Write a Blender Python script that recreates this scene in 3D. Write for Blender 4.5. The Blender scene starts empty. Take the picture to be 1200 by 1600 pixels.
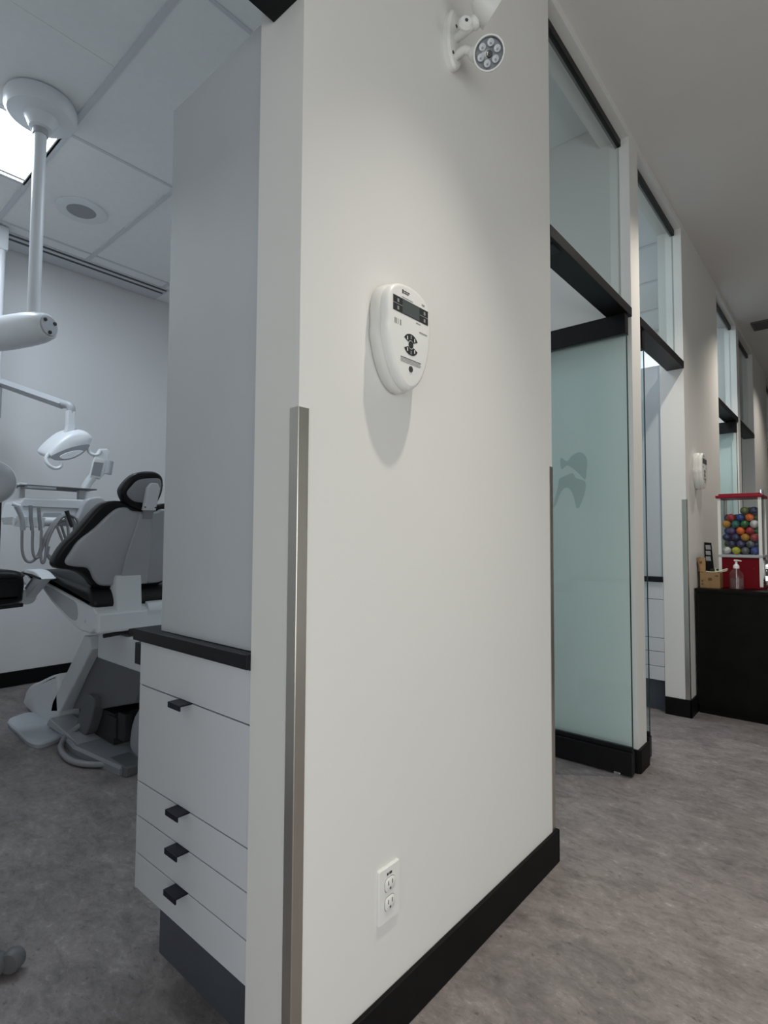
import bpy, bmesh, math, random
from mathutils import Vector, Matrix
random.seed(7)
scn = bpy.context.scene
COL = scn.collection
PI = math.pi

# ------------------------------------------------------------------ camera
cd = bpy.data.cameras.new('camera'); cam = bpy.data.objects.new('camera', cd); COL.objects.link(cam)
YAW, PITCH, ROLL = math.radians(40.762), math.radians(2.681), math.radians(0.327)
fw = Vector((-math.sin(YAW)*math.cos(PITCH), math.cos(YAW)*math.cos(PITCH), math.sin(PITCH)))
rt = Vector((math.cos(YAW), math.sin(YAW), 0)); up = rt.cross(fw)
r2 = rt*math.cos(ROLL)+up*math.sin(ROLL); u2 = -rt*math.sin(ROLL)+up*math.cos(ROLL)
m = Matrix((r2, u2, -fw)).transposed().to_4x4(); m.translation = (0.8098, 0.0, 1.10)
cam.matrix_world = m
cd.sensor_fit = 'VERTICAL'; cd.sensor_height = 32.0; cd.lens = 857.9/1600*32.0
cd.clip_start = 0.02; cd.clip_end = 60
scn.camera = cam

# ------------------------------------------------------------------ world, lights, exposure
w = bpy.data.worlds.new('world'); scn.world = w; w.use_nodes = True
w.node_tree.nodes['Background'].inputs[0].default_value = (0.75, 0.82, 0.9, 1)
w.node_tree.nodes['Background'].inputs[1].default_value = 0.7
vs = scn.view_settings
vs.view_transform = 'Standard'; vs.look = 'None'; vs.gamma = 1.0; vs.use_curve_mapping = False
vs.exposure = 0.42

def spot(loc, watts, col, size=2.4, blend=0.6, rad=0.03, aim=None):
    l = bpy.data.lights.new('downlight', 'SPOT'); l.energy = watts; l.color = col
    l.spot_size = size; l.spot_blend = blend; l.shadow_soft_size = rad
    o = bpy.data.objects.new('downlight', l); o.location = loc; COL.objects.link(o)
    if aim:
        o.rotation_euler = (Vector(aim)-Vector(loc)).to_track_quat('-Z', 'Y').to_euler()
WARM = (1.0, 0.915, 0.81)
for yy, wt, cone in ((1.07, 88, 1.12), (3.12, 70, 2.1), (5.2, 70, 2.1), (7.2, 40, 2.1)):
    spot((0.56, yy, 3.10), wt, WARM, cone, 1.0)

def area(loc, sx, sy, watts, col):  # serves the ceiling panel lamps and the added fill lamps
    l = bpy.data.lights.new('troffer', 'AREA'); l.shape = 'RECTANGLE'; l.size = sx; l.size_y = sy
    l.energy = watts; l.color = col
    o = bpy.data.objects.new('troffer', l); o.location = loc; COL.objects.link(o)
bl = bpy.data.lights.new('entrance_daylight', 'AREA'); bl.shape = 'RECTANGLE'; bl.size = 1.9; bl.size_y = 2.1     # added fill lamp behind the camera, brightens faces turned that way
bl.energy = 18; bl.color = (0.97, 0.98, 1.0)
bo = bpy.data.objects.new('entrance_daylight', bl); bo.location = (1.4, -3.56, 1.2); bo.rotation_euler = (PI/2, 0, 0); COL.objects.link(bo)
COOL = (0.80, 0.90, 1.0)
wl = bpy.data.lights.new('window_daylight', 'AREA'); wl.shape = 'RECTANGLE'; wl.size = 1.45; wl.size_y = 4.9   # added soft fill lamp, set low on the unseen side of the hall
wl.energy = 28; wl.color = (1.0, 0.94, 0.87)
wo = bpy.data.objects.new('window_daylight', wl); wo.location = (2.66, -0.6, 0.88); wo.rotation_euler = (0, PI/2, 0); COL.objects.link(wo)
for k in (0, 1, 2):                                   # treatment rooms: ceiling panels
    area((-2.645, 0.715+3.16*k, 3.205), 0.58, 0.58, 13, COOL)
area((-1.6, 1.9, 3.205), 0.58, 0.58, 8, COOL)  # added fill without a fixture, brightens the partition behind the glass door
area((-0.75, 5.26, 3.205), 0.58, 0.58, 12, COOL)  # added fill without a fixture, same spot by the next room's door
area((-0.9, 3.45, 3.205), 0.58, 0.58, 9, COOL)  # added fill without a fixture, brightens the room behind the clear door

# ------------------------------------------------------------------ materials
MATS = {}
def mat(name, col, rough=0.5, metal=0.0, var=0.04, scale=6.0, bump=0.0, bscale=80.0, coat=0.0, spec=None):
    if name in MATS: return MATS[name]
    mt = bpy.data.materials.new(name); mt.use_nodes = True; nt = mt.node_tree; N = nt.nodes; L = nt.links
    b = N['Principled BSDF']
    b.inputs['Roughness'].default_value = rough; b.inputs['Metallic'].default_value = metal
    b.inputs['Coat Weight'].default_value = coat
    if spec is not None: b.inputs['Specular IOR Level'].default_value = spec
    tc = N.new('ShaderNodeTexCoord'); nz = N.new('ShaderNodeTexNoise')
    nz.inputs['Scale'].default_value = scale; nz.inputs['Detail'].default_value = 3
    L.new(tc.outputs['Object'], nz.inputs['Vector'])
    rp = N.new('ShaderNodeValToRGB')
    rp.color_ramp.elements[0].position = 0.3; rp.color_ramp.elements[1].position = 0.7
    rp.color_ramp.elements[0].color = tuple(max(0, c*(1-var)) for c in col)+(1,)
    rp.color_ramp.elements[1].color = tuple(min(1, c*(1+var)) for c in col)+(1,)
    L.new(nz.outputs['Fac'], rp.inputs['Fac']); L.new(rp.outputs['Color'], b.inputs['Base Color'])
    if bump:
        n2 = N.new('ShaderNodeTexNoise'); n2.inputs['Scale'].default_value = bscale
        bp = N.new('ShaderNodeBump'); bp.inputs['Strength'].default_value = bump; bp.inputs['Distance'].default_value = 0.002
        L.new(tc.outputs['Object'], n2.inputs['Vector']); L.new(n2.outputs['Fac'], bp.inputs['Height'])
        L.new(bp.outputs['Normal'], b.inputs['Normal'])
    MATS[name] = mt; return mt

def glass(name, tint, rough=0.0, refl=0.9, body=0.0, bodycol=(0.6, 0.75, 0.73)):
    mt = bpy.data.materials.new(name); mt.use_nodes = True; nt = mt.node_tree; N = nt.nodes; L = nt.links
    N.remove(N['Principled BSDF']); out = N['Material Output']
    tr = N.new('ShaderNodeBsdfTransparent'); tr.inputs[0].default_value = tint+(1,)
    gl = N.new('ShaderNodeBsdfGlossy'); gl.inputs['Roughness'].default_value = rough; gl.inputs[0].default_value = (refl, refl, refl, 1)
    fr = N.new('ShaderNodeFresnel'); fr.inputs[0].default_value = 1.5
    mx = N.new('ShaderNodeMixShader')
    ge = N.new('ShaderNodeNewGeometry'); iv = N.new('ShaderNodeMath'); iv.operation = 'SUBTRACT'; iv.inputs[0].default_value = 1.0
    ml = N.new('ShaderNodeMath'); ml.operation = 'MULTIPLY'            # reflect at the outer skin only, not inside the sheet
    L.new(ge.outputs['Backfacing'], iv.inputs[1]); L.new(iv.outputs[0], ml.inputs[0]); L.new(fr.outputs[0], ml.inputs[1])
    L.new(ml.outputs[0], mx.inputs[0]); L.new(gl.outputs[0], mx.inputs[2])
    if body:
        df = N.new('ShaderNodeBsdfDiffuse'); df.inputs[0].default_value = bodycol+(1,)
        m2 = N.new('ShaderNodeMixShader'); m2.inputs[0].default_value = body
        L.new(tr.outputs[0], m2.inputs[1]); L.new(df.outputs[0], m2.inputs[2]); L.new(m2.outputs[0], mx.inputs[1])
    else:
        L.new(tr.outputs[0], mx.inputs[1])
    L.new(mx.outputs[0], out.inputs[0]); MATS[name] = mt; return mt

def emit(name, col, s):
    mt = bpy.data.materials.new(name); mt.use_nodes = True; b = mt.node_tree.nodes['Principled BSDF']
    b.inputs['Base Color'].default_value = col+(1,); b.inputs['Emission Color'].default_value = col+(1,)
    b.inputs['Emission Strength'].default_value = s; MATS[name] = mt; return mt

def floor_mat():
    mt = bpy.data.materials.new('marbled_vinyl'); mt.use_nodes = True; nt = mt.node_tree; N = nt.nodes; L = nt.links
    b = N['Principled BSDF']; b.inputs['Roughness'].default_value = 0.42; b.inputs['Specular IOR Level'].default_value = 0.35
    tc = N.new('ShaderNodeTexCoord'); mp = N.new('ShaderNodeMapping'); mp.inputs['Scale'].default_value = (1.0, 1.6, 1)
    mp.inputs['Rotation'].default_value = (0, 0, 0.12)
    L.new(tc.outputs['Object'], mp.inputs['Vector'])
    def noise(sc, det, ro, dist, src):
        n = N.new('ShaderNodeTexNoise'); n.inputs['Scale'].default_value = sc; n.inputs['Detail'].default_value = det
        n.inputs['Roughness'].default_value = ro; n.inputs['Distortion'].default_value = dist
        L.new(src, n.inputs['Vector']); return n
    def ramp(src, stops):
        r = N.new('ShaderNodeValToRGB'); e = r.color_ramp.elements
        e[0].position, e[0].color = stops[0][0], stops[0][1]+(1,); e[1].position, e[1].color = stops[-1][0], stops[-1][1]+(1,)
        for p, c in stops[1:-1]:
            x = e.new(p); x.color = c+(1,)
        L.new(src, r.inputs['Fac']); return r
    n1 = noise(11, 9, 0.70, 0.5, mp.outputs[0])
    r1 = ramp(n1.outputs['Fac'], [(0.28, (0.140, 0.128, 0.127)), (0.47, (0.222, 0.203, 0.200)), (0.60, (0.270, 0.247, 0.243)), (0.72, (0.37, 0.345, 0.34))])
    n2 = noise(38, 8, 0.75, 0.6, mp.outputs[0])
    r2_ = ramp(n2.outputs['Fac'], [(0.30, (0.40, 0.38, 0.39)), (0.42, (0.92, 0.92, 0.92)), (0.57, (1.02, 1.02, 1.02)), (0.68, (1.5, 1.48, 1.48))])
    n3 = noise(3.2, 5, 0.6, 0.6, tc.outputs['Object'])
    r3 = ramp(n3.outputs['Fac'], [(0.3, (0.80, 0.81, 0.82)), (0.7, (1.12, 1.10, 1.09))])
    mx = N.new('ShaderNodeMix'); mx.data_type = 'RGBA'; mx.blend_type = 'MULTIPLY'; mx.inputs[0].default_value = 1
    L.new(r1.outputs[0], mx.inputs[6]); L.new(r2_.outputs[0], mx.inputs[7])
    m2 = N.new('ShaderNodeMix'); m2.data_type = 'RGBA'; m2.blend_type = 'MULTIPLY'; m2.inputs[0].default_value = 1
    L.new(mx.outputs[2], m2.inputs[6]); L.new(r3.outputs[0], m2.inputs[7])
    L.new(m2.outputs[2], b.inputs['Base Color'])
    bp = N.new('ShaderNodeBump'); bp.inputs['Strength'].default_value = 0.08; bp.inputs['Distance'].default_value = 0.002
    L.new(n2.outputs['Fac'], bp.inputs['Height']); L.new(bp.outputs['Normal'], b.inputs['Normal'])
    MATS['floor'] = mt
floor_mat()
mat('wall_white', (0.74, 0.735, 0.71), 0.55, var=0.012, scale=2, bump=0.06, bscale=140)
mat('wall_room', (0.66, 0.67, 0.69), 0.6, var=0.012, scale=2, bump=0.05, bscale=140)
mat('ceil_paint', (0.70, 0.68, 0.655), 0.8, var=0.01)
mat('ceil_tile', (0.80, 0.82, 0.84), 0.85, var=0.015, scale=30, bump=0.15, bscale=260)
mat('ceil_grid', (0.60, 0.62, 0.66), 0.5, var=0.01)
mat('black_trim', (0.007, 0.007, 0.0075), 0.5, var=0.1, spec=0.09)
mat('black_metal', (0.007, 0.007, 0.008), 0.42, var=0.1, spec=0.22)
mat('steel', (0.66, 0.63, 0.58), 0.30, 1.0, var=0.06, scale=3)
mat('chrome', (0.8, 0.8, 0.82), 0.12, 1.0, var=0.03)
mat('laminate', (0.62, 0.645, 0.68), 0.30, var=0.012)
mat('gloss_panel', (0.50, 0.53, 0.56), 0.16, var=0.015, coat=0.3)
mat('counter', (0.012, 0.013, 0.017), 0.4, var=0.15, scale=40, spec=0.18)
mat('handle', (0.008, 0.010, 0.018), 0.4, var=0.08, spec=0.2)
mat('toe', (0.075, 0.085, 0.105), 0.5, var=0.04)
mat('gap', (0.03, 0.03, 0.035), 0.8, var=0.02)
mat('plastic_white', (0.78, 0.785, 0.76), 0.35, var=0.01)
mat('plastic_offwhite', (0.70, 0.70, 0.67), 0.4, var=0.015)
mat('screen', (0.035, 0.04, 0.04), 0.25, var=0.05)
mat('screen_lit', (0.085, 0.10, 0.10), 0.25, var=0.05)  # slightly paler middle of the display, no emission
mat('ink', (0.05, 0.052, 0.055), 0.5, var=0.05)
mat('ink_grey', (0.30, 0.30, 0.30), 0.5, var=0.05)
mat('equip_white', (0.70, 0.735, 0.77), 0.35, var=0.02)
mat('equip_grey', (0.40, 0.42, 0.45), 0.4, var=0.03)
mat('equip_pad', (0.50, 0.535, 0.58), 0.4, var=0.03)
mat('equip_mid', (0.27, 0.285, 0.31), 0.42, var=0.03)
mat('equip_dark', (0.13, 0.135, 0.145), 0.5, var=0.05)
mat('vinyl_black', (0.010, 0.010, 0.011), 0.36, var=0.1, scale=12, bump=0.15, bscale=30, spec=0.25)
mat('rubber', (0.02, 0.02, 0.022), 0.6, var=0.1)
mat('hose', (0.27, 0.275, 0.29), 0.45, var=0.05)
mat('desk_black', (0.005, 0.005, 0.0045), 0.42, var=0.25, scale=9, spec=0.10)
mat('red_paint', (0.15, 0.003, 0.008), 0.4, var=0.06, spec=0.12)
mat('red_lid', (0.25, 0.010, 0.030), 0.4, var=0.06, spec=0.2)
mat('cardboard', (0.30, 0.185, 0.085), 0.75, var=0.10, scale=25)
mat('card_dark', (0.12, 0.07, 0.025), 0.75, var=0.1, scale=25)
mat('card_inside', (0.05, 0.045, 0.022), 0.8, var=0.2)
mat('ribbon', (0.72, 0.74, 0.60), 0.5, var=0.05)
mat('grille', (0.10, 0.095, 0.085), 0.6, var=0.06)
glass('door_glass', (0.925, 0.98, 0.975), body=0.10, bodycol=(0.66, 0.82, 0.81))
glass('transom_glass', (0.94, 0.975, 0.97), body=0.04, bodycol=(0.55, 0.66, 0.64))
glass('clear_glass', (0.90, 0.96, 0.97))
glass('window_acrylic', (0.97, 0.98, 0.98), refl=0.45)
glass('bottle_plastic', (0.90, 0.87, 0.87), refl=0.8, rough=0.05, body=0.03, bodycol=(0.7, 0.66, 0.66))
glass('gel', (0.78, 0.68, 0.68), refl=0.3, body=0.15, bodycol=(0.6, 0.5, 0.5))
mat('glass_edge', (0.03, 0.06, 0.055), 0.2, var=0.05)
emit('panel_glow', (0.93, 0.97, 1.0), 4.0)

# ------------------------------------------------------------------ mesh helpers
def box(bm, x0, x1, y0, y1, z0, z1, bev=0.0, seg=2):
    x0, x1 = sorted((x0, x1)); y0, y1 = sorted((y0, y1)); z0, z1 = sorted((z0, z1))
    v = [bm.verts.new(p) for p in ((x0,y0,z0),(x1,y0,z0),(x1,y1,z0),(x0,y1,z0),(x0,y0,z1),(x1,y0,z1),(x1,y1,z1),(x0,y1,z1))]
    f = [bm.faces.new([v[i] for i in q]) for q in ((3,2,1,0),(4,5,6,7),(0,1,5,4),(1,2,6,5),(2,3,7,6),(3,0,4,7))]
    if bev:
        es = list({e for q in f for e in q.edges})
        bmesh.ops.bevel(bm, geom=es, offset=bev, segments=seg, affect='EDGES', profile=0.5)
    return bm
def nb(): return bmesh.new()
def bx(*a, **k): return box(nb(), *a, **k)
def catmull(pts, n=6, closed=False):
    P = [Vector(p) for p in pts]; out = []; c = len(P)
    rng = range(c if closed else c-1)
    for i in rng:
        if closed: p0, p1, p2, p3 = P[(i-1)%c], P[i], P[(i+1)%c], P[(i+2)%c]
        else: p0, p1, p2, p3 = P[max(i-1,0)], P[i], P[i+1], P[min(i+2,c-1)]
        for j in range(n):
            t = j/n
            out.append(0.5*((2*p1)+(-p0+p2)*t+(2*p0-5*p1+4*p2-p3)*t*t+(-p0+3*p1-3*p2+p3)*t**3))
    if not closed: out.append(P[-1])
    return out
def tube(bm, pts, r, seg=8, smooth=0, cap=True, r1=None):
    P = catmull(pts, smooth) if smooth else [Vector(p) for p in pts]
    rings = []; prev = None; n = len(P)
    for i, p in enumerate(P):
        d = (P[min(i+1,n-1)]-P[max(i-1,0)]).normalized()
        if prev is None:
            a = Vector((0,0,1)) if abs(d.z) < 0.9 else Vector((1,0,0)); x = d.cross(a).normalized()
        else:
            x = (prev-d*prev.dot(d)).normalized()
        prev = x; y = d.cross(x)
        rr = r if r1 is None else r+(r1-r)*i/(n-1)
        rings.append([bm.verts.new(p+(x*math.cos(2*PI*k/seg)+y*math.sin(2*PI*k/seg))*rr) for k in range(seg)])
    for a, b in zip(rings, rings[1:]):
        for k in range(seg): bm.faces.new((a[k], a[(k+1)%seg], b[(k+1)%seg], b[k]))
    if cap:
        bm.faces.new(rings[0][::-1]); bm.faces.new(rings[-1])
    return bm
def lathe(bm, prof, seg=24, mtx=None):
    rings = []
    for r, z in prof:
        if r < 1e-6: rings.append([bm.verts.new((0,0,z))])
        else: rings.append([bm.verts.new((r*math.cos(2*PI*k/seg), r*math.sin(2*PI*k/seg), z)) for k in range(seg)])
    for a, b in zip(rings, rings[1:]):
        for k in range(seg):
            q = [a[k % len(a)], a[(k+1) % len(a)], b[(k+1) % len(b)], b[k % len(b)]]
            q2 = []
            for v in q:
                if v not in q2: q2.append(v)
            if len(q2) > 2: bm.faces.new(q2)
    if mtx is not None: bmesh.ops.transform(bm, matrix=mtx, verts=[v for rg in rings for v in rg])
    return bm
def slab(bm, outline, prof, place):
    """closed 2-D outline swept through prof = [(depth, inset)], place(a, b, depth) -> xyz"""
    O = [Vector((a, b)) for a, b in outline]; n = len(O)
    area2 = sum(O[i].x*O[(i+1)%n].y-O[(i+1)%n].x*O[i].y for i in range(n)); s = 1 if area2 > 0 else -1
    nrm = []
    for i in range(n):
        d = (O[(i+1)%n]-O[i-1]).normalized(); nrm.append(Vector((-d.y, d.x))*s)
    rings = [[bm.verts.new(place(O[i].x+nrm[i].x*ins, O[i].y+nrm[i].y*ins, dep)) for i in range(n)] for dep, ins in prof]
    for a, b in zip(rings, rings[1:]):
        for k in range(n): bm.faces.new((a[k], a[(k+1)%n], b[(k+1)%n], b[k]))
    bm.faces.new(rings[0][::-1]); bm.faces.new(rings[-1])
    return bm
def smooth2(pts, n=5): return [(p.x, p.y) for p in catmull([(a, b, 0) for a, b in pts], n, True)]
def rrect(y0, y1, z0, z1, r, n=4):
    out = []
    for cx, cz, a0 in ((y1-r, z1-r, 0), (y0+r, z1-r, 90), (y0+r, z0+r, 180), (y1-r, z0+r, 270)):
        for i in range(n+1):
            a = math.radians(a0+90*i/n); out.append((cx+r*math.cos(a), cz+r*math.sin(a)))
    return out
def prof_round(t, r, n=4):
    """depth/inset profile for a slab of thickness t with rounded rims of radius r"""
    a = [(r*(1-math.cos(i*PI/2/n)), r*(1-math.sin(i*PI/2/n))) for i in range(n+1)]
    return a+[(t-d, i) for d, i in a[::-1]]
def rodmtx(p, d):
    return Matrix.Translation(p) @ Vector(d).to_track_quat('Z', 'Y').to_matrix().to_4x4()

def root_of(o):
    off = Vector((0,0,0))
    while o is not None: off += o.location; o = o.parent
    return off
def obj(name, bm, material, parent=None, smooth=False, auto=True):
    bmesh.ops.recalc_face_normals(bm, faces=bm.faces)
    if parent is not None: off = root_of(parent)
    else:
        xs = [v.co for v in bm.verts]
        off = Vector(((min(p.x for p in xs)+max(p.x for p in xs))/2, (min(p.y for p in xs)+max(p.y for p in xs))/2, min(p.z for p in xs)))
    bmesh.ops.translate(bm, vec=-off, verts=bm.verts)
    me = bpy.data.meshes.new(name); bm.to_mesh(me); bm.free()
    if smooth:
        for p in me.polygons: p.use_smooth = True
        try: me.set_sharp_from_angle(angle=math.radians(38))
        except Exception: pass
    me.materials.append(MATS[material] if isinstance(material, str) else material)
    o = bpy.data.objects.new(name, me); COL.objects.link(o)
    if parent is None: o.location = off
    else: o.parent = parent
    return o
def tag(o, label, cat, group=None, kind=None):
    o['label'] = label; o['category'] = cat
    if group: o['group'] = group
    if kind: o['kind'] = kind
    return o
def thing(name, label, cat, loc, group=None, kind=None):
    o = bpy.data.objects.new(name, None); o.empty_display_size = 0.1; COL.objects.link(o); o.location = loc
    return tag(o, label, cat, group, kind)
def dup(o, dy, label=None, parent=None):
    c = o.copy(); COL.objects.link(c); c.parent = parent
    if parent is None: c.location = o.location+Vector((0, dy, 0))
    if label: c['label'] = label
    for ch in [x for x in bpy.data.objects if x.parent == o]: dup(ch, dy, None, c)
    return c
def struct(name, bm, material, label, cat='wall', parent=None):
    o = obj(name, bm, material, parent)
    if parent is None: tag(o, label, cat, None, 'structure')
    return o

# ------------------------------------------------------------------ dimensions (metres)
PER = 3.16                       # one treatment room after another along the hall
F0, F1 = 0.686, 1.845            # solid pier of the hall wall
P0, P1 = 2.785, 2.925            # partition wall between two rooms
TH = 0.14                        # hall wall thickness
XF = -3.90                       # outer wall of the rooms
ZR, ZC = 3.22, 3.14              # room ceiling, hall ceiling
YA, YB = -3.6, 11.0              # ends of the building
XR = 2.7
BH = 0.108                       # baseboard height

# ------------------------------------------------------------------ shell
struct('floor', bx(XF-0.1, XR+0.1, YA-0.1, YB+0.1, -0.05, 0.0), 'floor', 'marbled grey vinyl floor of hall and treatment rooms', 'floor')
struct('wall_left', bx(XF-0.1, XF, YA, YB, 0, ZR+0.1), 'wall_room', 'pale grey outer wall behind the dental chair', 'wall')
wr = nb()
for q in ((YA, YB, 0, 0.10), (YA, YB, 1.66, ZR+0.1), (YA, -3.10, 0.10, 1.66), (1.90, YB, 0.10, 1.66)): box(wr, XR, XR+0.1, *q)
struct('wall_right', wr, 'wall_white', 'white wall with a wide window on the far side of the hall', 'wall')
wt_ = thing('window_7', 'wide waiting-area window in the far hall wall', 'window', (XR+0.05, -0.6, 0.10), None, 'structure')  # unseen window, added and sized to go with the side fill lamp
for yy in (-3.10, -1.45, 0.20, 1.85): obj('mullion', bx(XR+0.02, XR+0.08, yy, yy+0.05, 0.10, 1.66), 'black_metal', wt_)
for yy in (-3.05, -1.40, 0.25): obj('pane', bx(XR+0.045, XR+0.055, yy, yy+1.60, 0.10, 1.66), 'clear_glass', wt_)
wb = nb()
for q in ((XF, XR, 0, 0.10), (XF, XR, 2.30, ZR+0.1), (XF, 0.40, 0.10, 2.30), (2.40, XR, 0.10, 2.30)): box(wb, q[0], q[1], YA-0.1, YA, q[2], q[3])
struct('wall_back', wb, 'wall_white', 'white end wall with glazing behind the photographer', 'wall')
wt_ = thing('window_8', 'entrance glazing in the end wall behind the photographer', 'window', (1.4, YA-0.05, 0.10), None, 'structure')  # unseen glazing, added to go with the rear fill lamp
for xx in (0.40, 1.375, 2.35): obj('mullion', bx(xx, xx+0.05, YA-0.08, YA-0.02, 0.10, 2.30), 'black_metal', wt_)
for xx in (0.45, 1.425): obj('pane', bx(xx, xx+0.925, YA-0.055, YA-0.045, 0.10, 2.30), 'clear_glass', wt_)
struct('wall_front', bx(XF, XR, YB, YB+0.1, 0, ZR+0.1), 'wall_white', 'white end wall at the far end of the hall', 'wall')
struct('ceiling', bx(-0.001, XR+0.1, YA, YB, ZC, ZC+0.12), 'ceil_paint', 'smooth painted ceiling of the hall', 'ceiling')
struct('baseboard_left', bx(XF, XF+0.013, YA, YB, 0, BH, bev=0.003), 'black_trim', 'black baseboard along the outer wall behind the dental chair', 'baseboard')

ordn = ['nearest', 'second', 'third', 'fourth']
for k in range(3):
    dy = PER*k
    nm = ['near the camera with the outlet', 'beside the black cabinet', 'at the far end of the hall'][k]
    struct('wall_pier', bx(-TH, 0, F0+dy, F1+dy, 0, ZR+0.05), 'wall_white', 'white hall wall pier '+nm, 'wall').name = 'wall_hall' if k == 0 else 'wall_hall.%03d' % k
    bb = nb(); box(bb, 0, 0.012, F0-0.012+dy, F1+0.012+dy, 0, BH, bev=0.003)
    box(bb, -TH, 0.012, F0-0.012+dy, F0+dy, 0, BH, bev=0.003); box(bb, -TH, 0.012, F1+dy, F1+0.012+dy, 0, BH, bev=0.003)
    struct('baseboard_hall', bb, 'black_trim', 'black baseboard around the white hall wall pier '+nm, 'baseboard')
for k in range(-1, 3):
    dy = PER*k
    nm = ['left of the camera', 'behind the nearest glass door', 'beyond the black cabinet', 'at the far end of the hall'][k+1]
    struct('wall_partition', bx(XF, 0, P0+dy, P1+dy, 0, ZR+0.05), 'wall_white', 'white partition wall between treatment rooms '+nm, 'wall')
    bb = nb(); r = (P1-P0)/2+0.010
    pts = [(-0.6, P0-0.012+dy), (0.0, P0-0.012+dy), (0.010, P0-0.008+dy), (0.014, P0+0.004+dy), (0.014, P1-0.004+dy), (0.010, P1+0.008+dy), (0.0, P1+0.012+dy), (-0.6, P1+0.012+dy)]
    slab(bb, pts, [(0, 0), (BH-0.002, 0), (BH, 0.002)], lambda a, b, d: (a, b, d))
    struct('baseboard_partition', bb, 'black_trim', 'black wrapped baseboard at the foot of the partition wall '+nm, 'baseboard')
# lintel strip over the openings
for i, (a, b) in enumerate([(P1-PER, F0), (F1, P0), (P1, F0+PER), (F1+PER, P0+PER), (P1+PER, F0+2*PER), (F1+2*PER, P0+2*PER)]):
    nm = ['above the opening left of the camera', 'above the opening with the glass door with tooth emblem', 'above the opening with the clear glass door', 'above the third glazed opening', 'above the fourth glazed opening', 'above the last glazed opening'][i]
    struct('wall_lintel', bx(-TH, 0, a, b, 3.100, ZR+0.05), 'wall_white', 'white strip of wall '+nm, 'wall')

# room ceiling : panels and grid as separate pieces
ceil = struct('ceiling', bx(XF, -TH, YA, YB, ZR+0.02, ZR+0.1), 'ceil_tile', 'suspended tile ceiling over the treatment rooms', 'ceiling')
grid = nb()
def tiles(y_lo, y_hi, y0, sh):
    """rows of 0.61 m by 1.22 m panels laid along x inside one room"""
    row = 0; y = y0
    while y > y_lo: y -= 0.61; row -= 1
    while y < y_hi:
        a, b = max(y, y_lo), min(y+0.61, y_hi)
        x = XF-0.2; off = (-1.685 if row == -1 else -1.07)+sh
        x = off-1.22*4
        while x < -TH:
            c, d = max(x, XF), min(x+1.22, -TH)
            if d-c > 0.03 and b-a > 0.03:
                lit = (row == -1 and c < -2.5 < d)
                if lit:                                     # the 0.6 m light sits in this module beside a half panel
                    obj('ceiling_tile', bx(c, -2.95, a+0.002, b-0.002, ZR+0.003, ZR+0.018), 'ceil_tile', ceil)
                    obj('ceiling_tile', bx(-2.34, d, a+0.002, b-0.002, ZR+0.003, ZR+0.018), 'ceil_tile', ceil) if d > -2.3 else None
                    box(grid, -2.962, -2.938, a, b, ZR-0.001, ZR+0.004); box(grid, -2.352, -2.328, a, b, ZR-0.001, ZR+0.004)
                else:
                    obj('ceiling_tile', bx(c+0.002, d-0.002, a+0.002, b-0.002, ZR+0.003, ZR+0.018), 'ceil_tile', ceil)
                    if d < -TH-0.02: box(grid, d-0.010, d+0.010, a, b, ZR-0.001, ZR+0.004)
            x += 1.22
        if b < y_hi: box(grid, XF, -TH, b-0.014, b+0.014, ZR-0.004, ZR+0.004)
        y += 0.61; row += 1
tiles(P1-PER, P0, 1.02, 0)
tiles(P1, P0+PER, 1.02+PER, 0)
obj('ceiling_grid', grid, 'ceil_grid', ceil)

# ceiling panel light of the room (the visible one)
t = thing('ceiling_light', 'square white light panel in the treatment room ceiling', 'light', (-2.645, 0.715, ZR-0.004))
fr = nb()
for q in ((-2.950, -2.340, 0.414, 0.430), (-2.950, -2.340, 1.000, 1.016), (-2.950, -2.934, 0.430, 1.000), (-2.356, -2.340, 0.430, 1.000)):
    box(fr, *q, ZR-0.004, ZR+0.012)
obj('frame', fr, 'ceil_grid', t); obj('diffuser', bx(-2.934, -2.356, 0.430, 1.000, ZR, ZR+0.010), 'panel_glow', t)

# ------------------------------------------------------------------ glazed openings : header, transom, channel
def glazing(n, a, b, label):
    t = thing('window_%d' % n, label, 'window', (-0.07, (a+b)/2, 2.185), None, 'structure')
    obj('header_beam', bx(-0.097, 0.003, a, b, 2.186, 2.231, bev=0.0015), 'black_metal', t)
    obj('glazing_channel', bx(-0.066, -0.038, a, b, 3.064, 3.101, bev=0.002), 'black_metal', t)
    obj('pane', bx(-0.057, -0.047, a, b, 2.230, 3.066), 'transom_glass', t)
    obj('strike_plate', bx(-0.060, -0.012, a+0.05, a+0.12, 2.181, 2.186), 'rubber', t)
    return t
glazing(1, P1-PER, F0, 'glass transom over black header left of the camera')
glazing(2, F1, P0, 'glass transom over black header above the glass door with tooth emblem')
glazing(3, P1, F0+PER, 'glass transom over black header above the clear glass door')
glazing(4, F1+PER, P0+PER, 'third glass transom along the hall above the toy vending machine')
glazing(5, P1+PER, F0+2*PER, 'fourth glass transom along the hall, small and distant')
glazing(6, F1+2*PER, P0+2*PER, 'last glass transom at the right picture edge')

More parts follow.
